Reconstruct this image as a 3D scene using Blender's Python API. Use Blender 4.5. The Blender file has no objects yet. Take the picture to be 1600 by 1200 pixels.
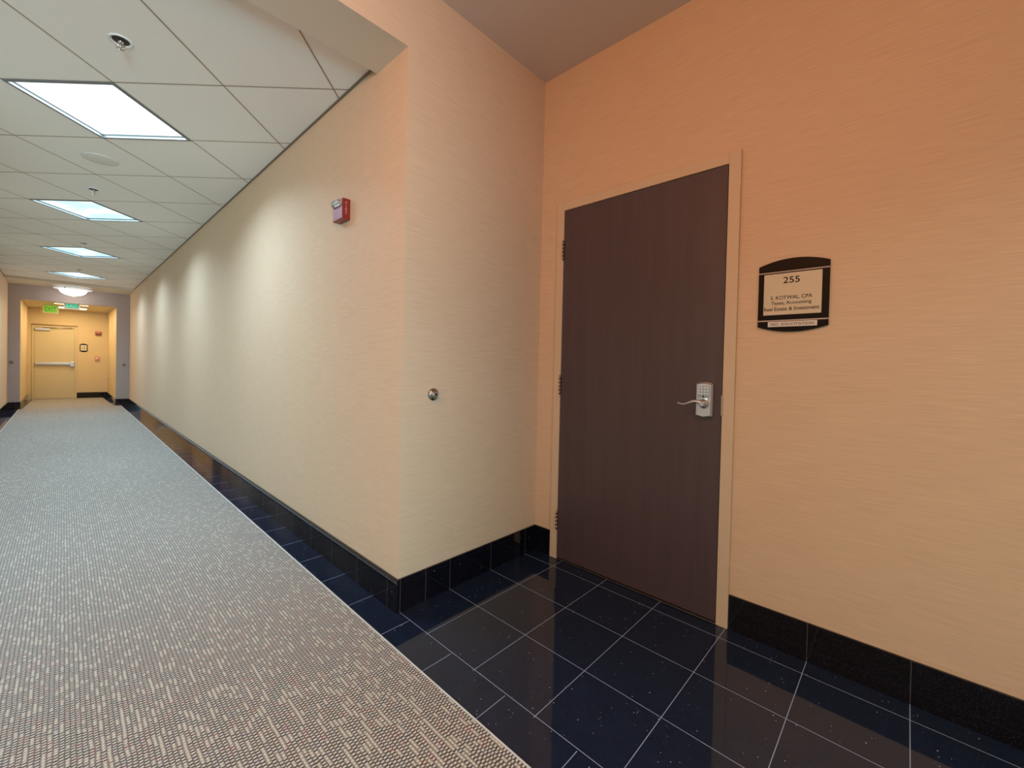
import bpy, bmesh, math
from mathutils import Vector, Matrix
C = bpy.context.scene.collection
S = bpy.context.scene
PI = math.pi

# ------------------------------------------------------------------ measures of the place (metres)
D, L = 1.0244, 11.82            # door wall plane, end of the corridor
W = 1.93                        # corridor width
H1, HS, H2 = 2.706, 2.663, 2.993  # tiled ceiling, bulkhead underside, lobby ceiling
HB, BT = 0.158, 0.010           # tile skirting
TF, X0, Y1 = 0.3037, 0.008, -0.2287
TC = 0.6096                     # ceiling tile
HD = TC / math.sqrt(2)
LX = -0.930
LY = [1.4967 + HD + k * 3 * math.sqrt(2) * TC for k in range(4)]
XC0, XC1 = -1.770, -0.154       # carpet edges
OX0, OX1, OZ = -1.755, -0.240, 2.345   # opening at the corridor's end
Y2, H3 = 14.6, 2.385            # far vestibule
YB = -4.8                       # back of the lobby
XL = -3.45

# ------------------------------------------------------------------ camera
cam_d = bpy.data.cameras.new('camera'); cam = bpy.data.objects.new('camera', cam_d); C.objects.link(cam)
F_, YAW, PIT, ROL = 660.1, 0.79982, -0.013836, 0.022642
cam_d.sensor_fit = 'HORIZONTAL'; cam_d.sensor_width = 36.0; cam_d.lens = F_ * 36.0 / 1600.0
cam_d.shift_x = 21.55 / 1600.0; cam_d.shift_y = -21.4 / 1600.0
cam_d.clip_start = 0.02; cam_d.clip_end = 60
fw = Vector((math.sin(YAW) * math.cos(PIT), math.cos(YAW) * math.cos(PIT), math.sin(PIT)))
rt = Vector((math.cos(YAW), -math.sin(YAW), 0)); up = rt.cross(fw)
r2 = rt * math.cos(ROL) + up * math.sin(ROL); u2 = -rt * math.sin(ROL) + up * math.cos(ROL)
M = Matrix((r2, u2, -fw)).transposed().to_4x4(); M.translation = Vector((-1.1121, -1.7134, 1.1879))
cam.matrix_world = M
S.camera = cam

# ------------------------------------------------------------------ world, exposure, lamps
w = bpy.data.worlds.new('world'); S.world = w; w.use_nodes = True
w.node_tree.nodes['Background'].inputs[0].default_value = (0.9, 0.85, 0.8, 1)
w.node_tree.nodes['Background'].inputs[1].default_value = 0.05
S.view_settings.view_transform = 'Standard'; S.view_settings.look = 'None'
S.view_settings.gamma = 1.0; S.view_settings.use_curve_mapping = False
S.view_settings.exposure = 0.0
COOL = (0.60, 0.83, 1.0); LOBC = (0.88, 1.0, 0.84); WARM = (1.0, 0.27, 0.03); FILL = (0.54, 1.0, 1.16); VWARM = (1.0, 0.72, 0.38)
P_TROFFER, P_LOBBY_COOL, P_WARM, P_VEST, P_BOWL, P_FILL = 28.5, 23.0, 56.0, 17.0, 6.0, 75.0

def area(name, loc, size, power, col, spread=PI, rotz=0.0, shape='SQUARE', parent=None):
    d = bpy.data.lights.new(name, 'AREA'); d.shape = shape; d.size = size; d.energy = power
    d.color = col; d.spread = spread
    o = bpy.data.objects.new(name, d); C.objects.link(o); o.location = loc; o.rotation_euler = (0, 0, rotz)
    if parent: o.parent = parent
    return o

# ------------------------------------------------------------------ material helpers
MATS = {}
class N:
    def __init__(s, name):
        s.m = bpy.data.materials.new(name); s.m.use_nodes = True; s.t = s.m.node_tree
        s.b = s.t.nodes['Principled BSDF']; MATS[name] = s.m
    def n(s, typ, **kw):
        x = s.t.nodes.new(typ)
        for k, v in kw.items(): setattr(x, k, v)
        return x
    def put(s, sock, v):
        if hasattr(v, 'links') or isinstance(v, bpy.types.NodeSocket): s.t.links.new(v, sock)
        else: sock.default_value = v
    def math(s, op, a, b=None, c=None):
        x = s.n('ShaderNodeMath', operation=op); s.put(x.inputs[0], a)
        if b is not None: s.put(x.inputs[1], b)
        if c is not None: s.put(x.inputs[2], c)
        return x.outputs[0]
    def mix(s, f, a, b):
        x = s.n('ShaderNodeMix', data_type='RGBA'); s.put(x.inputs[0], f)
        s.put(x.inputs[6], a if not isinstance(a, tuple) else (*a, 1)[:4]); s.put(x.inputs[7], b if not isinstance(b, tuple) else (*b, 1)[:4])
        return x.outputs[2]
    def xyz(s):
        g = s.n('ShaderNodeNewGeometry'); q = s.n('ShaderNodeSeparateXYZ'); s.t.links.new(g.outputs['Position'], q.inputs[0])
        return q.outputs
    def vec(s, a, b, c):
        x = s.n('ShaderNodeCombineXYZ'); s.put(x.inputs[0], a); s.put(x.inputs[1], b); s.put(x.inputs[2], c); return x.outputs[0]
    def noise(s, v, scale, detail=2.0, rough=0.5):
        x = s.n('ShaderNodeTexNoise'); s.put(x.inputs['Vector'], v); x.inputs['Scale'].default_value = scale
        x.inputs['Detail'].default_value = detail; x.inputs['Roughness'].default_value = rough; return x.outputs['Fac']
    def line(s, c, off, pitch, width):      # 1 on lines spaced by pitch
        d = s.math('PINGPONG', s.math('SUBTRACT', c, off), pitch / 2)
        return s.math('LESS_THAN', d, width / 2)
    def bump(s, h, strength=0.3, dist=0.001):
        x = s.n('ShaderNodeBump'); x.inputs['Strength'].default_value = strength; x.inputs['Distance'].default_value = dist
        s.put(x.inputs['Height'], h); s.t.links.new(x.outputs[0], s.b.inputs['Normal'])
    def out(s, col=None, rough=None, metal=None, spec=None):
        if col is not None: s.put(s.b.inputs['Base Color'], col if not isinstance(col, tuple) else (*col, 1)[:4])
        if rough is not None: s.put(s.b.inputs['Roughness'], rough)
        if metal is not None: s.put(s.b.inputs['Metallic'], metal)
        if spec is not None: s.put(s.b.inputs['Specular IOR Level'], spec)
        return s.m

def plain(name, col, rough=0.5, metal=0.0, spec=0.5, var=0.04, scale=30):
    k = N(name); x, y, z = k.xyz()
    f = k.noise(k.vec(x, y, z), scale, 3)
    a = tuple(max(0, c * (1 - var)) for c in col); b = tuple(min(1, c * (1 + var)) for c in col)
    return k.out(k.mix(f, a, b), rough, metal, spec)

def emit(name, col, strength, col2=None, scale=6.0, base=(0.8, 0.8, 0.8)):
    k = N(name); k.out(base, 0.4)
    if col2:
        x, y, z = k.xyz(); f = k.noise(k.vec(x, y, z), scale, 1)
        f = k.math('SMOOTH_MIN', k.math('MULTIPLY', k.math('MAXIMUM', k.math('SUBTRACT', f, 0.42), 0.0), 6.0), 1.0, 0.1)
        k.put(k.b.inputs['Emission Color'], k.mix(f, col, col2))
    else: k.b.inputs['Emission Color'].default_value = (*col, 1)
    k.b.inputs['Emission Strength'].default_value = strength
    return k.m

# wallpaper: woven grasscloth, fine horizontal threads
def wallpaper(name, a, b, amp=1.0):
    k = N(name); x, y, z = k.xyz(); u = k.math('ADD', x, y)
    f1 = k.noise(k.vec(k.math('MULTIPLY', u, 9), 0.0, k.math('MULTIPLY', z, 330)), 1.0, 2, 0.6)
    f2 = k.noise(k.vec(k.math('MULTIPLY', u, 4.5), 3.0, k.math('MULTIPLY', z, 150)), 1.0, 3, 0.6)
    f3 = k.noise(k.vec(k.math('MULTIPLY', u, 1.2), 7.0, k.math('MULTIPLY', z, 1.2)), 1.0, 2)
    f = k.math('ADD', k.math('MULTIPLY', f1, 0.55 * amp), k.math('ADD', k.math('MULTIPLY', f2, 0.45 * amp), k.math('MULTIPLY', f3, 0.1)))
    f = k.math('ADD', k.math('MULTIPLY', k.math('SUBTRACT', f, 0.5 * 1.0 * amp + 0.05), 2.5), 0.5)
    k.bump(f1, 0.25, 0.0006)
    return k.out(k.mix(f, a, b), 0.6, 0, 0.35)
WALL = wallpaper('wallpaper_grasscloth', (0.63, 0.475, 0.33), (0.77, 0.60, 0.435))
MAUVE = wallpaper('wallpaper_mauve', (0.35, 0.29, 0.27), (0.45, 0.38, 0.36))
VWALL = wallpaper('wallpaper_vestibule', (0.62, 0.49, 0.30), (0.72, 0.59, 0.38), 0.5)
PAINT = plain('soffit_paint', (0.70, 0.63, 0.52), 0.8, 0, 0.2, 0.02, 4)
CEILP = plain('lobby_ceiling_paint', (0.62, 0.57, 0.55), 0.85, 0, 0.2, 0.02, 4)
FRAME = plain('door_frame_paint', (0.66, 0.54, 0.40), 0.45, 0, 0.4, 0.02)
VDOOR = plain('painted_steel_door', (0.60, 0.52, 0.34), 0.4, 0, 0.4, 0.02)

k = N('ceiling_tile'); x, y, z = k.xyz()
q = 1 / math.sqrt(2)
a1 = k.math('MULTIPLY', k.math('ADD', k.math('SUBTRACT', x, LX), k.math('SUBTRACT', y, 1.4967)), q)
a2 = k.math('MULTIPLY', k.math('SUBTRACT', k.math('SUBTRACT', x, LX), k.math('SUBTRACT', y, 1.4967)), q)
ln = k.math('MAXIMUM', k.line(a1, 0.0, TC, 0.007), k.line(a2, 0.0, TC, 0.007))
wd = k.math('MAXIMUM', k.line(a1, 0.0, TC, 0.026), k.line(a2, 0.0, TC, 0.026))
f = k.noise(k.vec(x, y, z), 260, 2)
tc = k.mix(f, (0.86, 0.85, 0.82), (0.92, 0.91, 0.88))
k.bump(k.math('ADD', k.math('MULTIPLY', ln, -1.0), k.math('MULTIPLY', f, 0.15)), 0.5, 0.002)
TILEC = k.out(k.mix(ln, k.mix(wd, tc, (0.86, 0.83, 0.78)), (0.24, 0.19, 0.15)), 0.9, 0, 0.15)

# galaxy granite
def granite(name, lines, grout=(0.29, 0.37, 0.55), gw=0.0024, base=(0.0065, 0.0125, 0.030), dens=0.93):
    k = N(name); x, y, z = k.xyz(); v = k.vec(x, y, z)
    vo = k.n('ShaderNodeTexVoronoi'); k.put(vo.inputs['Vector'], v); vo.inputs['Scale'].default_value = 110
    sc = k.n('ShaderNodeSeparateColor'); k.t.links.new(vo.outputs['Color'], sc.inputs[0])
    rare = k.math('GREATER_THAN', sc.outputs[0], dens)
    rad = k.math('MULTIPLY', sc.outputs[1], 0.21)
    sp = k.math('MULTIPLY', rare, k.math('LESS_THAN', vo.outputs['Distance'], rad))
    vf = k.n('ShaderNodeTexVoronoi'); k.put(vf.inputs['Vector'], v); vf.inputs['Scale'].default_value = 420
    sf = k.n('ShaderNodeSeparateColor'); k.t.links.new(vf.outputs['Color'], sf.inputs[0])
    fine = k.math('MULTIPLY', k.math('GREATER_THAN', sf.outputs[0], 0.9), k.math('LESS_THAN', vf.outputs['Distance'], 0.35))
    f = k.noise(v, 12, 3)
    col = k.mix(f, base, tuple(c * 1.7 for c in base))
    col = k.mix(k.math('MULTIPLY', fine, 0.35), col, (0.10, 0.12, 0.18))
    col = k.mix(sp, col, (0.55, 0.56, 0.62))
    g = None
    for c, off, p in lines:
        q_ = k.line({'x': x, 'y': y, 'z': z}[c], off, p, gw)
        g = q_ if g is None else k.math('MAXIMUM', g, q_)
    if g is not None:
        col = k.mix(g, col, grout)
        k.bump(k.math('MULTIPLY', g, -1.0), 0.3, 0.0006)
        rough = k.math('ADD', 0.045, k.math('MULTIPLY', g, 0.5))
    else: rough = 0.045
    return k.out(col, rough, 0, 0.5)
G_FIELD = granite('granite_floor_field', [('x', X0, TF), ('y', Y1, TF)])
G_BORD = granite('granite_floor_border', [('y', -0.095, 0.3048), ('x', 0.0015, 40.0)])
G_BX = granite('granite_skirting_x', [('x', X0, TF), ('x', 0.156, 40)], grout=(0.10, 0.10, 0.10), gw=0.0018, base=(0.003, 0.0032, 0.006), dens=0.975)
G_BY = granite('granite_skirting_y', [('y', Y1, TF)], grout=(0.08, 0.08, 0.09), gw=0.0018, base=(0.003, 0.0032, 0.006), dens=0.985)
STEEL_TRIM = plain('trim_metal', (0.78, 0.84, 0.88), 0.45, 0.3, 0.5)

# loop pile carpet in ribs that run along the corridor
k = N('loop_carpet'); x, y, z = k.xyz()
pit = 0.0125
wob = k.noise(k.vec(k.math('MULTIPLY', x, 12), k.math('MULTIPLY', y, 14), 0.0), 1.0, 2)
xx = k.math('ADD', x, k.math('MULTIPLY', wob, 0.006))
row = k.math('FLOOR', k.math('DIVIDE', xx, pit))
rib = k.math('DIVIDE', k.math('PINGPONG', xx, pit / 2), pit / 2)           # 0 in the groove between rows, 1 on a row's crown
iscord = k.math('GREATER_THAN', k.noise(k.vec(k.math('MULTIPLY', row, 9.7), k.math('MULTIPLY', y, 19), 2.0), 1.0, 1), 0.57)
fuzz = k.noise(k.vec(x, y, 0.0), 210.0, 2, 0.6)
fz = k.math('SUBTRACT', fuzz, 0.5)
jit = k.noise(k.vec(k.math('MULTIPLY', row, 7.31), k.math('MULTIPLY', y, 11), 0.0), 1.0, 2)
yy = k.math('ADD', y, k.math('ADD', k.math('MULTIPLY', row, 0.0055), k.math('MULTIPLY', jit, 0.014)))
lo = k.math('DIVIDE', k.math('PINGPONG', yy, 0.0062), 0.0062)
lf = k.math('ADD', lo, k.math('MULTIPLY', fz, 0.9))
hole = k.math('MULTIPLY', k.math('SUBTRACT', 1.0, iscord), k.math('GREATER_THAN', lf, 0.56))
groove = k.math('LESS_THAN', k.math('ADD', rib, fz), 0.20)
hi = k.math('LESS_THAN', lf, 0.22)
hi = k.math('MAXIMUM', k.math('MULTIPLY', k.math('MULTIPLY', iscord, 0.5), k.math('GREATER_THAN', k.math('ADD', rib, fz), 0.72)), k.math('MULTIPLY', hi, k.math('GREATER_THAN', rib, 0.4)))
mot = k.noise(k.vec(x, y, 0.0), 7.0, 3)
tint = k.noise(k.vec(k.math('MULTIPLY', x, 40), k.math('MULTIPLY', y, 22), 1.0), 1.0, 2)
c0 = k.mix(tint, (0.45, 0.415, 0.345), (0.47, 0.455, 0.45))
c0 = k.mix(k.math('MULTIPLY', iscord, 0.75), c0, (0.30, 0.28, 0.24)); c0 = k.mix(hi, c0, (0.74, 0.70, 0.62))
blue = k.math('GREATER_THAN', k.noise(k.vec(x, y, 4.0), 26.0, 2), 0.53)
red = k.math('MULTIPLY', k.math('GREATER_THAN', k.noise(k.vec(x, y, 9.0), 34.0, 2), 0.54), k.math('GREATER_THAN', mot, 0.46))
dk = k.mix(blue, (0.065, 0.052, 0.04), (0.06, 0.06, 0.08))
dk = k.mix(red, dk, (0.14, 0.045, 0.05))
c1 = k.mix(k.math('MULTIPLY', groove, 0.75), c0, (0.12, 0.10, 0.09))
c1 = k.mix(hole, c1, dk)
k.bump(k.math('SUBTRACT', hi, hole), 0.5, 0.002)
CARPET = k.out(c1, 0.95, 0, 0.2)
k.b.inputs['Sheen Weight'].default_value = 0.35; k.b.inputs['Sheen Roughness'].default_value = 0.5
k.b.inputs['Sheen Tint'].default_value = (0.85, 0.95, 1, 1)

k = N('dark_wood_veneer'); x, y, z = k.xyz()
u = k.math('ADD', x, y)
g1 = k.noise(k.vec(k.math('MULTIPLY', u, 160), 0.0, k.math('MULTIPLY', z, 2.5)), 1.0, 3, 0.6)
g2 = k.noise(k.vec(k.math('MULTIPLY', u, 18), 2.0, k.math('MULTIPLY', z, 0.7)), 1.0, 2)
gg = k.math('ADD', k.math('MULTIPLY', g1, 0.5), k.math('MULTIPLY', g2, 0.5))
WOOD = k.out(k.mix(gg, (0.054, 0.037, 0.045), (0.112, 0.080, 0.092)), 0.36, 0, 0.4)

NICKEL = plain('satin_nickel', (0.58, 0.64, 0.74), 0.38, 0.85)
DARKMETAL = plain('dark_chrome', (0.36, 0.35, 0.34), 0.25, 1.0)
HINGE = plain('hinge_metal', (0.42, 0.36, 0.30), 0.35, 1.0)
RUBBER = plain('black_rubber', (0.02, 0.02, 0.02), 0.6)
SHADOWGAP = plain('gap_black', (0.012, 0.009, 0.008), 0.9)
BRASSY = plain('threshold_metal', (0.40, 0.33, 0.22), 0.4, 1.0)
BLACKGLOSS = plain('black_acrylic', (0.006, 0.005, 0.006), 0.4, 0, 0.12)
CREAM = plain('cream_insert', (0.66, 0.60, 0.46), 0.5)
WHITE = plain('white_label', (0.72, 0.69, 0.66), 0.5)
CHAMP = plain('champagne_metal', (0.55, 0.46, 0.40), 0.6, 0.1)
INK = plain('black_ink', (0.012, 0.008, 0.006), 0.7, 0, 0.2)
GREYINK = plain('grey_ink', (0.07, 0.065, 0.065), 0.6)
RED = plain('fire_red', (0.22, 0.02, 0.015), 0.3)
LAV = plain('grille_glare', (0.42, 0.27, 0.38), 0.3)  # glare on the alarm's front, painted in as mauve
PINK = plain('faded_letter', (0.65, 0.28, 0.22), 0.5)
WHITEM = plain('white_enamel', (0.82, 0.84, 0.84), 0.4)
GRYM = plain('grid_grey', (0.20, 0.21, 0.22), 0.4, 0.3)
SPKR = plain('speaker_cloth', (0.76, 0.74, 0.70), 0.85)
CHROME = plain('chrome', (0.8, 0.8, 0.82), 0.12, 1.0)
LENS1 = emit('prismatic_lens_bright', (0.92, 1.0, 1.0), 1.25, (0.62, 0.97, 1.0), 5.0)
LENS2 = emit('prismatic_lens_cool', (0.42, 0.84, 0.92), 1.0, (0.78, 1.0, 1.0), 5.0)
LENSW = emit('warm_lens', (1.0, 0.80, 0.50), 2.2)
BOWLG = emit('frosted_bowl', (1.0, 0.95, 0.88), 3.0)
EXTEAL = emit('exit_teal', (0.02, 0.34, 0.19), 0.7, base=(0.02, 0.2, 0.1))
EXGREEN = emit('exit_green', (0.20, 0.50, 0.03), 0.7, base=(0.1, 0.22, 0.02))
EXLT = emit('exit_letter_teal', (0.12, 0.72, 0.42), 0.8, base=(0.1, 0.4, 0.2))
EXLG = emit('exit_letter_green', (0.03, 0.22, 0.01), 0.5, base=(0.02, 0.15, 0.01))
k = N('clear_strobe_lens'); CLEAR = k.out((0.9, 0.95, 0.95), 0.08); k.b.inputs['Transmission Weight'].default_value = 0.85

# ------------------------------------------------------------------ mesh helpers
class MB:
    def __init__(s): s.b = bmesh.new(); s.mi = 0
    def face(s, pts, flip=False):
        vs = [s.b.verts.new(p) for p in pts]
        f = s.b.faces.new(vs[::-1] if flip else vs); f.material_index = s.mi; return f
    def box(s, x0, x1, y0, y1, z0, z1):
        return s.prism([(x0, y0), (x1, y0), (x1, y1), (x0, y1)], z0, z1)
    def prism(s, pts, z0, z1, axis='z', top=None):
        def P(p, h):
            return {'z': (p[0], p[1], h), 'y': (p[0], h, p[1]), 'x': (h, p[0], p[1])}[axis]
        top = top or pts
        a = [s.b.verts.new(P(p, z0)) for p in pts]; b = [s.b.verts.new(P(p, z1)) for p in top]
        n = len(pts); fs = [s.b.faces.new(a[::-1]), s.b.faces.new(b)]
        for i in range(n): fs.append(s.b.faces.new((a[i], a[(i + 1) % n], b[(i + 1) % n], b[i])))
        for f in fs: f.material_index = s.mi
        return fs
    def lathe(s, prof, axis='z', seg=32, o=(0, 0, 0)):   # prof: (radius, height)
        rings = []
        for r, h in prof:
            ring = []
            for i in range(seg):
                t = 2 * PI * i / seg; c_, d_ = r * math.cos(t), r * math.sin(t)
                p = {'z': (c_, d_, h), 'y': (c_, h, d_), 'x': (h, c_, d_)}[axis]
                ring.append(s.b.verts.new((p[0] + o[0], p[1] + o[1], p[2] + o[2])))
            rings.append(ring)
        for a, b in zip(rings, rings[1:]):
            for i in range(seg):
                f = s.b.faces.new((a[i], a[(i + 1) % seg], b[(i + 1) % seg], b[i])); f.material_index = s.mi; f.smooth = True
        for ring, r in ((rings[0], 0), (rings[-1], 1)):
            f = s.b.faces.new(ring); f.material_index = s.mi
    def tube(s, pts, rad, seg=12):
        pts = [Vector(p) for p in pts]; rad = rad if isinstance(rad, (list, tuple)) else [rad] * len(pts)
        rings = []
        for i, p in enumerate(pts):
            t = (pts[min(i + 1, len(pts) - 1)] - pts[max(i - 1, 0)]).normalized()
            a = t.cross(Vector((0, 0, 1)) if abs(t.z) < 0.9 else Vector((1, 0, 0))).normalized(); b = t.cross(a)
            rings.append([s.b.verts.new(p + (a * math.cos(2 * PI * j / seg) + b * math.sin(2 * PI * j / seg)) * rad[i]) for j in range(seg)])
        for a, b in zip(rings, rings[1:]):
            for j in range(seg):
                f = s.b.faces.new((a[j], a[(j + 1) % seg], b[(j + 1) % seg], b[j])); f.smooth = True; f.material_index = s.mi
        s.b.faces.new(rings[0]); s.b.faces.new(rings[-1])
    def build(s, name, mats, parent=None, bevel=0.0, seg=2, kind=None, loc=None):
        bmesh.ops.recalc_face_normals(s.b, faces=s.b.faces)
        if bevel:
            es = [e for e in s.b.edges if len(e.link_faces) == 2 and e.calc_face_angle(0) > 0.6]
            bmesh.ops.bevel(s.b, geom=es, offset=bevel, segments=seg, affect='EDGES', profile=0.5, clamp_overlap=True)
        me = bpy.data.meshes.new(name); s.b.to_mesh(me); s.b.free()
        for m in (mats if isinstance(mats, (list, tuple)) else [mats]): me.materials.append(m)
        o = bpy.data.objects.new(name, me); C.objects.link(o)
        if parent: o.parent = parent
        if loc: o.location = loc
        if kind: o['kind'] = kind
        return o

def struct(name, mb, mats, bevel=0.0): return mb.build(name, mats, None, bevel, kind='structure')

def thing(name, label, cat, loc, rotz=0.0, group=None, kind=None):
    o = bpy.data.objects.new(name, None); C.objects.link(o); o.location = loc; o.rotation_euler = (0, 0, rotz)
    o.empty_display_size = 0.1
    if kind: o['kind'] = kind
    if label: o['label'] = label
    if cat: o['category'] = cat
    if group: o['group'] = group
    return o

def copy_thing(root, loc, label, rename=None):
    r = root.copy(); C.objects.link(r); r.location = loc; r['label'] = label
    for ch in list(root.children):
        c = ch.copy(); C.objects.link(c); c.parent = r
        for g in ch.children:
            d = g.copy(); C.objects.link(d); d.parent = c
    return r

def text(name, s, mat, parent, x, z, y, height=None, width=None, rot=(PI / 2, 0, 0), depth=0.0004, spacing=1.0):
    cu = bpy.data.curves.new(name, 'FONT'); cu.body = s; cu.extrude = depth; cu.align_x = 'CENTER'; cu.align_y = 'CENTER'
    cu.space_character = spacing; cu.offset = 0.008; cu.resolution_u = 4
    t = bpy.data.objects.new(name, cu); C.objects.link(t)
    dg = bpy.context.evaluated_depsgraph_get(); dg.update()
    me = bpy.data.meshes.new_from_object(t.evaluated_get(dg))
    bpy.data.objects.remove(t); me.name = name
    xs = [v.co.x for v in me.vertices]; ys = [v.co.y for v in me.vertices]
    wx, wy = max(xs) - min(xs), max(ys) - min(ys); cx, cy = (max(xs) + min(xs)) / 2, (max(ys) + min(ys)) / 2
    sx = (width / wx) if width else height / wy; sy = (height / wy) if height else sx
    if not width: sx = sy
    for v in me.vertices: v.co.x = (v.co.x - cx) * sx; v.co.y = (v.co.y - cy) * sy
    me.materials.clear(); me.materials.append(mat)
    o = bpy.data.objects.new(name, me); C.objects.link(o); o.parent = parent; o.location = (x, y, z); o.rotation_euler = rot
    return o

# ------------------------------------------------------------------ floor
m = MB()
m.mi = 0; m.face([(0.0, YB, 0), (D + 0.1, YB, 0), (D + 0.1, 0.1, 0), (0.0, 0.1, 0)])
m.mi = 1; m.face([(XL - 0.1, YB, 0), (0.0, YB, 0), (0.0, Y2 + 0.1, 0), (XL - 0.1, Y2 + 0.1, 0)])
m.mi = 1; m.face([(XL - 0.1, YB, -0.12), (D + 0.1, YB, -0.12), (D + 0.1, Y2 + 0.1, -0.12), (XL - 0.1, Y2 + 0.1, -0.12)])
struct('floor', m, [G_FIELD, G_BORD])

m = MB(); m.box(XC0, XC1, YB + 0.02, L, 0.0005, 0.005)
m.b.faces.ensure_lookup_table()
m.prism([(OX0 + 0.03, L), (OX1 - 0.03, L), (OX1 - 0.10, Y2 - 0.02), (OX0 + 0.10, Y2 - 0.02)], 0.0005, 0.005)
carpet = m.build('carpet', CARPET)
carpet['label'] = 'grey taupe ribbed loop-pile carpet runner running down the corridor between black tile borders'; carpet['category'] = 'carpet'
m = MB(); m.box(XC1, XC1 + 0.006, YB + 0.02, L, 0.0005, 0.0065); struct('trim_1', m, STEEL_TRIM)
m = MB(); m.box(XC0 - 0.006, XC0, YB + 0.02, L, 0.0005, 0.0065); struct('trim_2', m, STEEL_TRIM)

# ------------------------------------------------------------------ walls
TW = 0.12
def wall(name, pts, z0, z1, mat=WALL):
    m = MB(); m.prism(pts, z0, z1); return struct(name, m, mat)
ZT = H2 + 0.05
wall('wall_right', [(0, 0), (TW, TW), (TW, L), (0, L)], 0, H1 + 0.06)
wall('wall_return', [(0, 0), (D, 0), (D, TW), (TW, TW)], 0, ZT)
# header above the corridor mouth: papered face, painted underside
m = MB(); fs = m.box(XL, 0, 0, 0.28, HS, ZT)
for f in fs:
    if abs(f.calc_center_median().z - HS) < 1e-4 or abs(f.calc_center_median().y - 0.28) < 1e-4: f.material_index = 1
struct('wall_header', m, [WALL, PAINT])
# door wall with its doorway
YA, YBR = -0.1827, -1.0983      # doorway sides
FW, DH = 0.050, 2.134
m = MB()
m.box(D, D + TW, YA + 0.03, TW, 0, ZT); m.box(D, D + TW, YB, YBR - 0.03, 0, ZT); m.box(D, D + TW, YBR - 0.03, YA + 0.03, DH + 0.03, ZT)
struct('wall_door_side', m, WALL)
wall('wall_left', [(-W, 0.28), (-W, L), (-W - TW, L), (-W - TW, 0.28)], 0, H1 + 0.06)
wall('wall_lobby_left', [(XL, YB), (XL, 0.3), (XL - TW, 0.3), (XL - TW, YB)], 0, ZT)
wall('wall_lobby_left_return', [(XL, 0), (-W, 0), (-W, 0.28), (XL, 0.28)], 0, HS)
wall('wall_back', [(XL - TW, YB), (D + TW, YB), (D + TW, YB - TW), (XL - TW, YB - TW)], 0, ZT)
# mauve wall with the opening to the vestibule
m = MB()
m.box(-W, OX0, L, L + 0.30, 0, HS + 0.1); m.box(OX1, 0.1, L, L + 0.30, 0, HS + 0.1); m.box(OX0, OX1, L, L + 0.30, OZ, HS + 0.1)
for f in m.b.faces:
    n = f.calc_center_median()
    if n.y > L + 0.01: f.material_index = 1
struct('wall_far', m, [MAUVE, VWALL])
wall('wall_vestibule_left', [(OX0, L + .3), (OX0, Y2), (OX0 - TW, Y2), (OX0 - TW, L + .3)], 0, H3 + .05, VWALL)
wall('wall_vestibule_right', [(OX1, L + .3), (OX1, Y2), (OX1 + TW, Y2), (OX1 + TW, L + .3)], 0, H3 + .05, VWALL)
wall('wall_vestibule_back', [(OX0 - TW, Y2), (OX1 + TW, Y2), (OX1 + TW, Y2 + TW), (OX0 - TW, Y2 + TW)], 0, H3 + .05, VWALL)

# ------------------------------------------------------------------ ceilings
m = MB(); ys = [0.28] + [v for c in LY for v in (c - HD, c + HD)] + [10.87]
xl, xr = -W, 0.0
m.face([(xl, 0.28, H1), (xr, 0.28, H1), (xr, LY[0] - HD, H1), (LX, LY[0] - HD, H1), (xl, LY[0] - HD, H1)])
for i, c in enumerate(LY):
    m.face([(xl, c - HD, H1), (LX, c - HD, H1), (LX - HD, c, H1), (LX, c + HD, H1), (xl, c + HD, H1)])
    m.face([(xr, c - HD, H1), (LX, c - HD, H1), (LX + HD, c, H1), (LX, c + HD, H1), (xr, c + HD, H1)])
    e = LY[i + 1] - HD if i < 3 else 10.87
    m.face([(xl, c + HD, H1), (xr, c + HD, H1), (xr, e, H1), (xl, e, H1)])
m.box(xl, xr, 0.28, 10.87, H1 + 0.16, H1 + 0.2)
struct('ceiling', m, TILEC)
m = MB(); m.box(-W, 0, 10.87, L, HS, H1 + 0.2); struct('ceiling_far_soffit', m, PAINT)
m = MB(); m.box(XL - TW, D + TW, YB - TW, 0.0, H2, H2 + 0.04); struct('ceiling_lobby', m, CEILP)
m = MB(); m.box(OX0, OX1, L + 0.3, Y2, H3, H3 + 0.04); struct('ceiling_vestibule', m, VDOOR)
# wall angle moulding along the tiled ceiling
GREYA = plain('ceiling_angle', (0.20, 0.16, 0.12), 0.5)
m = MB(); m.box(-0.012, 0, 0.281, 10.87, H1 - 0.006, H1 + 0.002); struct('trim_3', m, GREYA)
m = MB(); m.box(-W, -W + 0.012, 0.281, 10.87, H1 - 0.006, H1 + 0.002); struct('trim_4', m, GREYA)

# ------------------------------------------------------------------ tile skirting
def skirt(name, boxes, mat):
    m = MB()
    for b in boxes: m.box(*b)
    return struct(name, m, mat, 0.0012)
skirt('baseboard_right', [(-BT, 0, -BT, L, 0, HB)], G_BY)
skirt('baseboard_return', [(0, D - BT, -BT, 0, 0, HB)], G_BX)
skirt('baseboard_door_side', [(D - BT, D, YA + FW + 0.002, -0.0, 0, HB), (D - BT, D, YB, YBR - FW - 0.002, 0, HB)], G_BY)
skirt('baseboard_left', [(-W, -W + BT, 0, L, 0, HB)], G_BY)
skirt('baseboard_far', [(-W + BT, OX0, L - BT, L, 0, HB), (OX1, -BT, L - BT, L, 0, HB)], G_BX)
skirt('baseboard_vestibule_left', [(OX0, OX0 + BT, L, Y2, 0, HB)], G_BY)
skirt('baseboard_vestibule_right', [(OX1 - BT, OX1, L, Y2, 0, HB)], G_BY)
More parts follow.
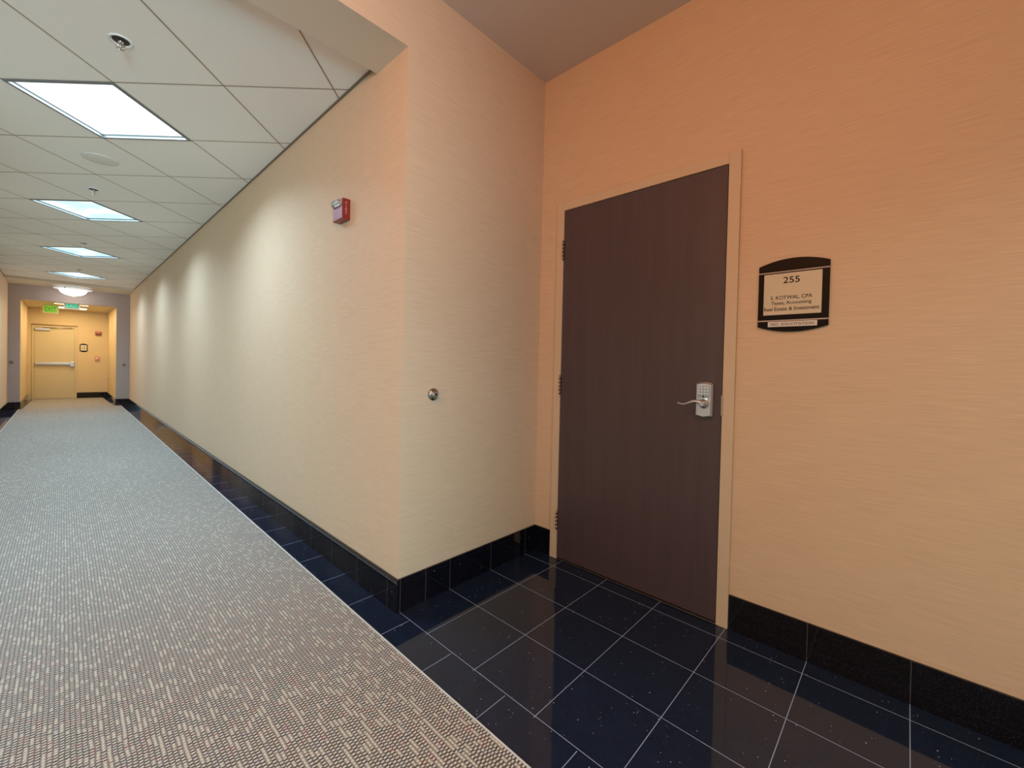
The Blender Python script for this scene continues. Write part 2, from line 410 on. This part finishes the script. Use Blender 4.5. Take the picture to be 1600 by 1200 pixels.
skirt('baseboard_vestibule_back', [(-0.86, OX1 - BT, Y2 - BT, Y2, 0, HB)], G_BX)
skirt('baseboard_lobby_left', [(XL, XL + BT, YB, 0, 0, HB)], G_BY)

# ------------------------------------------------------------------ the dark office door (local: X right, Y into wall)
door = thing('door_1', 'dark brown wood office door with keypad lever lock in a beige metal frame', None, (D, (YA + YBR) / 2, 0), -PI / 2, kind='structure')
hw = (YA - YBR) / 2
m = MB()
fd = -0.014
def ring(m, x, ft, y0, y1, top):
    m.box(-x - ft, -x, y0, y1, 0, top + ft); m.box(x, x + ft, y0, y1, 0, top + ft); m.box(-x, x, y0, y1, top, top + ft)
ring(m, hw, FW, fd, 0.0, DH)
ring(m, hw, 0.028, 0.0, TW, DH)
m.build('door_frame', FRAME, door, 0.0015)
m = MB(); m.box(-hw, hw, 0.046, 0.052, 0.0, DH); m.build('door_stop', SHADOWGAP, door)
m = MB(); m.box(-hw + 0.003, hw - 0.0035, -0.010, 0.034, 0.011, DH - 0.004); m.build('door_leaf', WOOD, door, 0.001)
m = MB(); m.box(-hw, hw, -0.008, 0.09, 0.0, 0.0035); m.build('threshold', BRASSY, door)
for zc in (1.892, 1.072, 0.242):
    m = MB()
    for i in range(5):
        a = zc - 0.057 + i * 0.0228
        m.lathe([(0.0062, a + 0.0004), (0.0062, a + 0.0224)], 'z', 14, (-hw + 0.001, -0.0185, 0))
    m.lathe([(0.001, zc - 0.0615), (0.0045, zc - 0.058), (0.0045, zc - 0.057)], 'z', 14, (-hw + 0.001, -0.0185, 0))
    m.lathe([(0.0045, zc + 0.057), (0.0045, zc + 0.058), (0.001, zc + 0.0615)], 'z', 14, (-hw + 0.001, -0.0185, 0))
    m.box(-hw - 0.001, -hw + 0.003, -0.0185, 0.03, zc - 0.057, zc + 0.057)
    m.build('hinge', HINGE, door)
# strike plate lip on the frame
m = MB(); m.box(hw - 0.0035, hw + 0.004, -0.0165, -0.0135, 0.975, 1.068); m.build('strike_plate', HINGE, door)
# keypad lock
lx = -(-1.024 - (YA + YBR) / 2)
def esc(wd, z0, z1, pk):
    return [(-wd, z0), (0, z0 - pk), (wd, z0), (wd, z1), (wd * .45, z1 + pk * .8), (0, z1 + pk), (-wd * .45, z1 + pk * .8), (-wd, z1)]
m = MB(); m.prism(esc(0.0375, -0.076, 0.076, 0.009), -0.010, -0.030, 'y', top=esc(0.0375, -0.076, 0.076, 0.009))
m.prism(esc(0.0372, -0.0755, 0.0755, 0.009), -0.030, -0.040, 'y', top=esc(0.031, -0.071, 0.071, 0.007))
lock = m.build('keypad_lock', NICKEL, door, 0.0012, loc=(lx, 0, 1.042))
lock['label'] = 'satin nickel keypad lock'
m = MB(); m.box(-0.027, 0.027, -0.0415, -0.039, 0.012, 0.066); m.build('keypad_plate', plain('keypad_plate_metal', (0.36, 0.44, 0.58), 0.35, 0.8), lock, 0.001)
BTN = plain('keypad_button_metal', (0.80, 0.86, 0.95), 0.35, 0.6)
for r in range(3):
    for c_ in range(4):
        m = MB(); cx, cz = -0.0195 + c_ * 0.013, 0.058 - r * 0.0135
        m.prism([(cx + 0.0047 * math.cos(t * PI / 4), cz + 0.0042 * math.sin(t * PI / 4)) for t in range(8)], -0.041, -0.0440, 'y')
        m.build('keypad_button', BTN, lock)
m = MB(); m.lathe([(0.0045, -0.041), (0.0045, -0.0435), (0.003, -0.0440)], 'y', 12, (0, 0, 0.0175)); m.build('status_light', RUBBER, lock)
m = MB(); m.lathe([(0.0215, -0.040), (0.0215, -0.046), (0.0135, -0.052), (0.0115, -0.060), (0.0115, -0.074), (0.009, -0.077)], 'y', 24, (0.004, 0, -0.017))
m.build('lever_rose', NICKEL, lock)
m = MB(); P = []
for i in range(25):
    t = i / 24; xx_ = 0.004 - 0.112 * t
    P.append((xx_, -0.068 - 0.006 * math.sin(t * PI), -0.017 + 0.0105 * math.sin(t * 2 * PI * 0.88 + 0.25) * (1 - 0.1 * t) + 0.004 * t))
m.tube(P, [0.0095 - 0.0058 * (i / 24) ** .7 for i in range(25)], 12); m.build('lever_handle', NICKEL, lock)
m = MB(); m.lathe([(0.0085, -0.040), (0.0085, -0.0435), (0.007, -0.0445)], 'y', 20, (0.013, 0, 0.004)); m.build('key_cylinder', CHROME, lock)

# ------------------------------------------------------------------ suite sign
sg = thing('door_sign', 'black framed office sign reading 255 on the wall right of the dark door', 'sign', (D, -1.3545, 1.508), -PI / 2)
hwS = 0.1235
def arc(x0, x1, zs, zc, n=18): # from x0 to x1, ends at zs, centre at zc
    return [(x0 + (x1 - x0) * i / n, zs + (zc - zs) * (1 - (2 * i / n - 1) ** 2)) for i in range(n + 1)]
m = MB(); m.prism([(hwS, 0.104), (-hwS, 0.104)] + arc(-hwS, hwS, 0.130, 0.155), -0.001, -0.011, 'y'); m.build('header_plate', BLACKGLOSS, sg, 0.0012)
m = MB(); m.prism([(-hwS, -0.1085), (hwS, -0.1085)] + arc(hwS, -hwS, -0.131, -0.154), -0.001, -0.011, 'y'); m.build('footer_plate', BLACKGLOSS, sg, 0.0012)
m = MB(); m.box(-hwS, hwS, -0.011, -0.001, -0.1025, 0.0985); m.build('centre_plate', BLACKGLOSS, sg, 0.0012)
m = MB(); m.box(-hwS + 0.001, hwS - 0.001, -0.008, 0, -0.109, -0.102); m.build('metal_rail', CHAMP, sg)
m = MB(); m.box(-hwS + 0.001, hwS - 0.001, -0.008, 0, 0.098, 0.1045); m.build('metal_rail', CHAMP, sg)
m = MB(); m.box(-0.1025, 0.100, -0.0122, -0.010, -0.0815, 0.0935); ins = m.build('insert_panel', CREAM, sg, 0.0004)
for nm, s_, z_, w_, h_ in (('suite_number', '255', 0.064, 0.058, 0.027), ('lettering', 'S. KOTWAL, CPA', -0.010, 0.1455, 0.0175),
                           ('lettering', 'Taxes, Accounting', -0.0335, 0.141, 0.0185), ('lettering', 'Real Estate & Investment', -0.0565, 0.193, 0.0155)):
    text(nm, s_, INK, ins, -0.0035, z_, -0.0123, h_, w_)
m = MB(); m.box(-0.084, 0.088, -0.0122, -0.010, -0.1325, -0.1105); lb = m.build('white_strip', WHITE, sg, 0.0003)
text('lettering', 'NO  SOLICITATION', GREYINK, lb, 0.002, -0.1215, -0.0123, 0.0105, 0.150)

# ------------------------------------------------------------------ fire alarm strobe on the corridor wall
al = thing('fire_alarm_strobe', 'red fire alarm box with clear strobe lens high on the long corridor wall', 'fire alarm', (0, 0.606, 2.033), -PI / 2)
m = MB(); m.box(-0.0585, 0.0585, -0.045, 0, -0.058, 0.057); m.build('housing', RED, al, 0.002)
m = MB(); m.box(-0.054, 0.054, -0.0475, -0.044, -0.054, 0.012)
for i in range(7): m.box(-0.045 + i * 0.0135, -0.040 + i * 0.0135, -0.0485, -0.047, -0.048, 0.006)
m.build('grille', LAV, al, 0.0006)
m = MB(); m.prism([(-0.046, 0.014), (0.05, 0.014), (0.05, 0.052), (-0.046, 0.052)], -0.044, -0.068, 'y', top=[(-0.034, 0.020), (0.036, 0.020), (0.036, 0.046), (-0.034, 0.046)])
ln_ = m.build('strobe_lens', CLEAR, al, 0.001)
m = MB(); m.box(-0.04, 0.042, -0.049, -0.045, 0.018, 0.05); m.build('reflector', CHROME, ln_)
m = MB(); m.tube([(-0.03, -0.055, 0.033), (0.03, -0.055, 0.033)], 0.003, 8); m.build('flash_tube', WHITEM, ln_)
for i, ch in enumerate('FIRE'):
    text('alarm_lettering', ch, PINK, al, 0.0588, 0.032 - i * 0.0175, -0.024, 0.014, None, rot=(PI / 2, 0, PI / 2))

# ------------------------------------------------------------------ wall bumpers
def bumper(label, loc, rz):
    b = thing('wall_door_stop', label, 'door stop', loc, rz, 'round metal wall door stops')
    m = MB(); m.lathe([(0.031, 0), (0.031, -0.006), (0.028, -0.011), (0.019, -0.013), (0.0185, -0.022), (0.016, -0.025)], 'y', 32); m.build('base_disc', DARKMETAL, b)
    m = MB(); m.lathe([(0.0145, -0.0245), (0.0145, -0.029), (0.0115, -0.031), (0.0095, -0.029), (0.008, -0.0265)], 'y', 28); m.build('rubber_bumper', plain('grey_rubber', (0.30, 0.27, 0.23), 0.45), b)
    m = MB(); m.lathe([(0.0078, -0.0263), (0.0078, -0.0275), (0.004, -0.028)], 'y', 20); m.build('screw_well', RUBBER, b)
    return b
b0 = bumper('round metal wall stop on the narrow return wall left of the dark door', (0.184, 0, 1.030), 0)
copy_thing(b0, (-0.10, L, 0.975), 'tiny wall stop on the mauve wall right of the far opening')
copy_thing(b0, (-1.875, L, 1.005), 'tiny wall stop on the mauve wall left of the far opening')

# ------------------------------------------------------------------ ceiling troffers
def troffer(label, loc, rotz, lens, power, col, spread, group, size=TC, hole=True):
    t = thing('ceiling_light', label, 'ceiling light', loc, rotz, group)
    h = size / 2; g = 0.016; dz = 0.03 if hole else 0.0
    m = MB()
    for (x0, x1, y0, y1) in ((-h, h, -h, -h + g), (-h, h, h - g, h), (-h, -h + g, -h + g, h - g), (h - g, h, -h + g, h - g)):
        m.box(x0, x1, y0, y1, -0.006, dz + 0.02)
    m.build('frame', GRYM, t, 0.001)
    m = MB(); m.box(-h + g, h - g, -h + g, h - g, dz - 0.012 if hole else -0.004, dz - 0.006 if hole else 0.0)
    for i in range(1, 4):
        pass
    m.build('lens', lens, t)
    a = area('ceiling_light_tube', (0, 0, -0.007 if not hole else dz - 0.016), size - 2 * g - 0.02, power, col, spread, 0, 'SQUARE', t)
    return t
labs = ['square ceiling light nearest the camera, brightest and whitest of the diagonal corridor lights',
        'second diagonal square ceiling light from the camera, pale blue lens, sprinkler in front',
        'third diagonal square ceiling light from the camera down the corridor',
        'farthest diagonal square ceiling light, just before the glass bowl light']
SP = math.radians(146)
for i, c in enumerate(LY):
    troffer(labs[i], (LX, c, H1), PI / 4, LENS1 if i == 0 else LENS2, P_TROFFER, COOL, SP, 'diagonal square ceiling lights along the corridor')
troffer('warm square ceiling light just inside the far vestibule', (-0.985, 12.45, H3 - 0.001), 0, LENSW, P_VEST, VWARM, PI, 'warm ceiling lights in the vestibule', hole=False, size=0.61)
troffer('warm square ceiling light nearest the far vestibule door', (-0.985, 13.72, H3 - 0.001), 0, LENSW, P_VEST, VWARM, PI, 'warm ceiling lights in the vestibule', hole=False, size=0.61)
# assumed lobby lights, added unseen above and behind the photographer
troffer('assumed cool square ceiling light over the lobby, unseen', (-0.95, -2.6, H2 - 0.001), PI / 4, LENS1, P_LOBBY_COOL, LOBC, math.radians(125), None, hole=False)  # assumed lamp, added out of view to cool the lower lobby walls
wl = thing('added_globe_light', 'added round warm globe light, unseen, hanging from the lobby ceiling', 'ceiling light', (-1.5, -1.2, H2))  # unseen amber source, assumed and added to warm the lobby walls
m = MB(); m.lathe([(0.07, 0), (0.07, -0.015), (0.05, -0.02)], 'z', 32); m.build('canopy', WHITEM, wl)
m = MB(); m.tube([(0, 0, -0.02), (0, 0, -0.34)], 0.01, 8); m.build('stem', WHITEM, wl)
pl = bpy.data.lights.new('added_globe_bulb', 'POINT'); pl.energy = P_WARM; pl.color = WARM; pl.shadow_soft_size = 0.11
po = bpy.data.objects.new('added_globe_bulb', pl); C.objects.link(po); po.parent = wl; po.location = (0, 0, -0.49)
# cool fill light added behind the viewer, framed like a window
win = thing('fill_panel_1', 'added window-like fill light panel on the unseen back wall of the lobby', None, (-2.6, YB, 0), 0, kind='structure')
m = MB()
for x0, x1, z0, z1 in ((-0.8, -0.74, 0.5, 2.1), (0.74, 0.8, 0.5, 2.1), (-0.74, 0.74, 0.5, 0.56), (-0.74, 0.74, 2.04, 2.1), (-0.02, 0.02, 0.56, 2.04)): m.box(x0, x1, 0.0, 0.05, z0, z1)
m.build('fill_panel_frame', GRYM, win, 0.002)
m = MB(); m.box(-0.74, 0.74, 0.015, 0.022, 0.56, 2.04); m.build('fill_pane', emit('fill_pane_glow', (0.75, 0.9, 1.0), 1.2), win)
wa = area('cool_fill_light', (0, 0.1, 1.3), 1.2, P_FILL, FILL, math.radians(80), 0, 'SQUARE', win); wa.rotation_euler = (PI / 2, 0, 0)

# ------------------------------------------------------------------ glass bowl light
bl = thing('bowl_ceiling_light', 'frosted glass bowl light with metal brackets under the far soffit', 'ceiling light', (-0.975, 11.35, HS))
m = MB(); m.lathe([(0.06, 0), (0.06, -0.012), (0.02, -0.02), (0.02, -0.055), (0.012, -0.06)], 'z', 24); m.build('canopy', CHROME, bl)
prof = [(0.218 * math.cos(a), -0.075 - 0.12 * math.sin(a)) for a in [i * PI / 2 / 10 for i in range(11)]]; prof[-1] = (0.004, -0.195)
m = MB(); m.lathe([(0.205, -0.068)] + prof, 'z', 40); m.build('glass_bowl', BOWLG, bl)
m = MB(); m.lathe([(0.222, -0.062), (0.30, -0.050), (0.305, -0.056), (0.225, -0.076)], 'z', 40); m.build('rim_plate', emit('frosted_rim', (0.9, 0.95, 1.0), 0.55), bl)
for i in range(3):
    t = 2 * PI * i / 3 + 0.1; c_, s_ = math.cos(t), math.sin(t)
    m = MB(); m.tube([(0.02 * c_, 0.02 * s_, -0.045), (0.2 * c_, 0.2 * s_, -0.052), (0.31 * c_, 0.31 * s_, -0.05), (0.312 * c_, 0.312 * s_, -0.085)], 0.009, 8); m.build('bracket', CHROME, bl)
pl = bpy.data.lights.new('bowl_bulb', 'POINT'); pl.energy = P_BOWL; pl.color = (1, 0.93, 0.85); pl.shadow_soft_size = 0.03
po = bpy.data.objects.new('bowl_bulb', pl); C.objects.link(po); po.parent = bl; po.location = (0, 0, -0.215)

# ------------------------------------------------------------------ sprinklers, speaker
def sprinkler(label, loc):
    s_ = thing('fire_sprinkler', label, 'sprinkler', loc, 0, 'pendent sprinklers in the corridor ceiling')
    m = MB(); m.lathe([(0.047, -0.0005), (0.047, -0.004), (0.042, -0.006), (0.034, -0.003), (0.034, -0.0008)], 'z', 32); m.build('escutcheon', WHITEM, s_)
    m = MB(); m.lathe([(0.033, -0.001), (0.033, -0.0025), (0.012, -0.003)], 'z', 28); m.build('recess_cup', RUBBER, s_)
    m = MB(); m.lathe([(0.011, -0.002), (0.011, -0.012), (0.007, -0.014)], 'z', 16)
    for sx in (-1, 1): m.tube([(0.009 * sx, 0, -0.012), (0.013 * sx, 0, -0.024), (0.004 * sx, 0, -0.036)], 0.0022, 8)
    m.tube([(0, 0, -0.012), (0, 0, -0.036)], 0.0022, 8)
    m.build('sprinkler_head', CHROME, s_)
    m = MB(); m.lathe([(0.004, -0.034), (0.017, -0.037), (0.017, -0.0385), (0.004, -0.0385)], 'z', 20); m.build('deflector', CHROME, s_)
    return s_
s0 = sprinkler('recessed sprinkler head with white ring before the nearest corridor light', (-0.929, 1.046, H1))
for y_, lab in ((3.677, 'small sprinkler head between the first and second corridor lights'), (6.351, 'small sprinkler head between the second and third corridor lights'), (8.93, 'tiny sprinkler head between the third and fourth corridor lights')):
    copy_thing(s0, (-0.93, y_, H1), lab)
sk = thing('ceiling_speaker', 'round flat off-white speaker grille in a ceiling tile beyond the nearest light', 'speaker', (-0.922, 2.811, H1))
m = MB(); m.lathe([(0.108, -0.0004), (0.108, -0.003), (0.100, -0.005), (0.02, -0.0055)], 'z', 40); m.build('grille', SPKR, sk)

# ------------------------------------------------------------------ exit signs
def exit_sign(label, x, y, ztop, w_, h_, body, letter, edge):
    e = thing('exit_sign', label, 'exit sign', (x, y, ztop), 0, 'green exit signs in the vestibule')
    m = MB(); m.box(-w_ / 2, w_ / 2, -0.01, 0.012, -h_, -0.012); m.box(-w_ / 2 + 0.02, w_ / 2 - 0.02, -0.02, 0.02, -0.012, 0); m.build('housing', edge, e, 0.002)
    m = MB(); m.box(-w_ / 2 + 0.022, w_ / 2 - 0.022, -0.0125, -0.0095, -h_ + 0.018, -0.016); f_ = m.build('sign_face', body, e)
    text('lettering', 'EXIT', letter, f_, 0, -h_ / 2 - 0.002, -0.0132, h_ * 0.55, w_ * 0.72)
    return e
exit_sign('teal-green exit sign hanging at the centre of the far opening', -0.985, 12.0, OZ + 0.04, 0.25, 0.155, EXTEAL, EXLT, WHITEM)
exit_sign('yellow-green exit sign left of the teal one, nearer the far door', -1.338, 13.3, H3, 0.27, 0.20, EXGREEN, EXLG, plain('exit_cream', (0.75, 0.68, 0.45), 0.5))

# ------------------------------------------------------------------ far door, back wall fittings
d2 = thing('door_2', 'cream painted metal exit door with panic bar at the end of the corridor', None, (-1.272, Y2, 0), 0, kind='structure')
hw2, dh2 = 0.372, 1.90
m = MB(); ring(m, hw2, 0.045, -0.018, 0.0, dh2); m.build('door_frame', VDOOR, d2, 0.002)
m = MB(); m.box(-hw2 - 0.05, hw2 + 0.05, -0.028, 0, dh2 + 0.046, dh2 + 0.074); m.build('shadow_line_cap', plain('shadow_line_brown', (0.22, 0.13, 0.06), 0.5), d2)  # cap coloured dark brown to put in the shadow line above the frame
m = MB(); m.box(-hw2 + 0.004, hw2 - 0.004, -0.008, 0, 0.012, dh2 - 0.018); m.build('door_leaf', VDOOR, d2, 0.001)
m = MB(); m.box(-hw2 + 0.02, hw2 - 0.05, -0.075, -0.035, 0.915, 0.975); m.build('panic_bar', NICKEL, d2, 0.006)
m = MB(); m.box(hw2 - 0.09, hw2 - 0.01, -0.085, -0.008, 0.87, 1.0); m.build('latch_case', NICKEL, d2, 0.006)
m = MB(); m.box(-hw2 + 0.015, -hw2 + 0.06, -0.07, -0.008, 0.92, 0.97); m.build('bar_end', NICKEL, d2, 0.004)
m = MB(); m.box(-hw2 + 0.01, -hw2 + 0.28, -0.06, -0.008, dh2 - 0.085, dh2 - 0.03); cl = m.build('door_closer', NICKEL, d2, 0.004)
m = MB(); m.tube([(-hw2 + 0.16, -0.05, dh2 - 0.02), (hw2 - 0.05, -0.05, dh2 + 0.006)], 0.008, 8); m.build('closer_arm', DARKMETAL, cl)

sq = thing('wall_plaque', 'small dark framed square room sign beside the far metal door', 'sign', (-0.728, Y2, 1.387), 0)
m = MB(); m.prism(arc(-0.078, 0.078, 0.09, 0.112, 8) + arc(0.078, -0.078, -0.09, -0.112, 8), 0, -0.012, 'y'); m.build('frame', BLACKGLOSS, sq, 0.002)
m = MB(); m.box(-0.060, 0.060, -0.0145, -0.011, -0.075, 0.075); fc = m.build('insert_panel', CREAM, sq)
m = MB(); m.tube([(-0.035, -0.015, -0.03), (-0.01, -0.015, 0.0), (0.03, -0.015, 0.04)], 0.005, 6); m.box(0.012, 0.03, -0.016, -0.0145, -0.04, -0.01); m.build('pictogram', GREYINK, fc)
ra = thing('fire_alarm_strobe', 'small red fire alarm on the back wall right of the far door', 'fire alarm', (-0.441, Y2, 1.800), 0)
m = MB(); m.box(-0.056, 0.056, -0.04, 0, -0.052, 0.052); m.build('housing', RED, ra, 0.003)
m = MB(); m.box(-0.04, 0.04, -0.055, -0.039, 0.005, 0.04); m.build('strobe_lens', PINK, ra, 0.003)
ps = thing('fire_alarm_pull_station', 'small reddish pull station low on the back wall below the red alarm', 'fire alarm', (-0.462, Y2, 1.102), 0)
m = MB(); m.box(-0.046, 0.046, -0.035, 0, -0.056, 0.056); m.build('housing', PINK, ps, 0.003)
m = MB(); m.box(-0.03, 0.03, -0.05, -0.034, -0.012, 0.012); m.build('pull_handle', WHITEM, ps, 0.002)
pp = thing('wall_louver', 'narrow upright pale panel on the right side wall of the vestibule', 'wall panel', (OX1, 14.2, 0.885), -PI / 2)
m = MB(); m.box(-0.16, 0.16, -0.012, 0, -0.31, 0.31)
for i in range(14): m.box(-0.14, 0.14, -0.017, -0.011, -0.29 + i * 0.043, -0.27 + i * 0.043)
m.build('louver_panel', VDOOR, pp, 0.001)
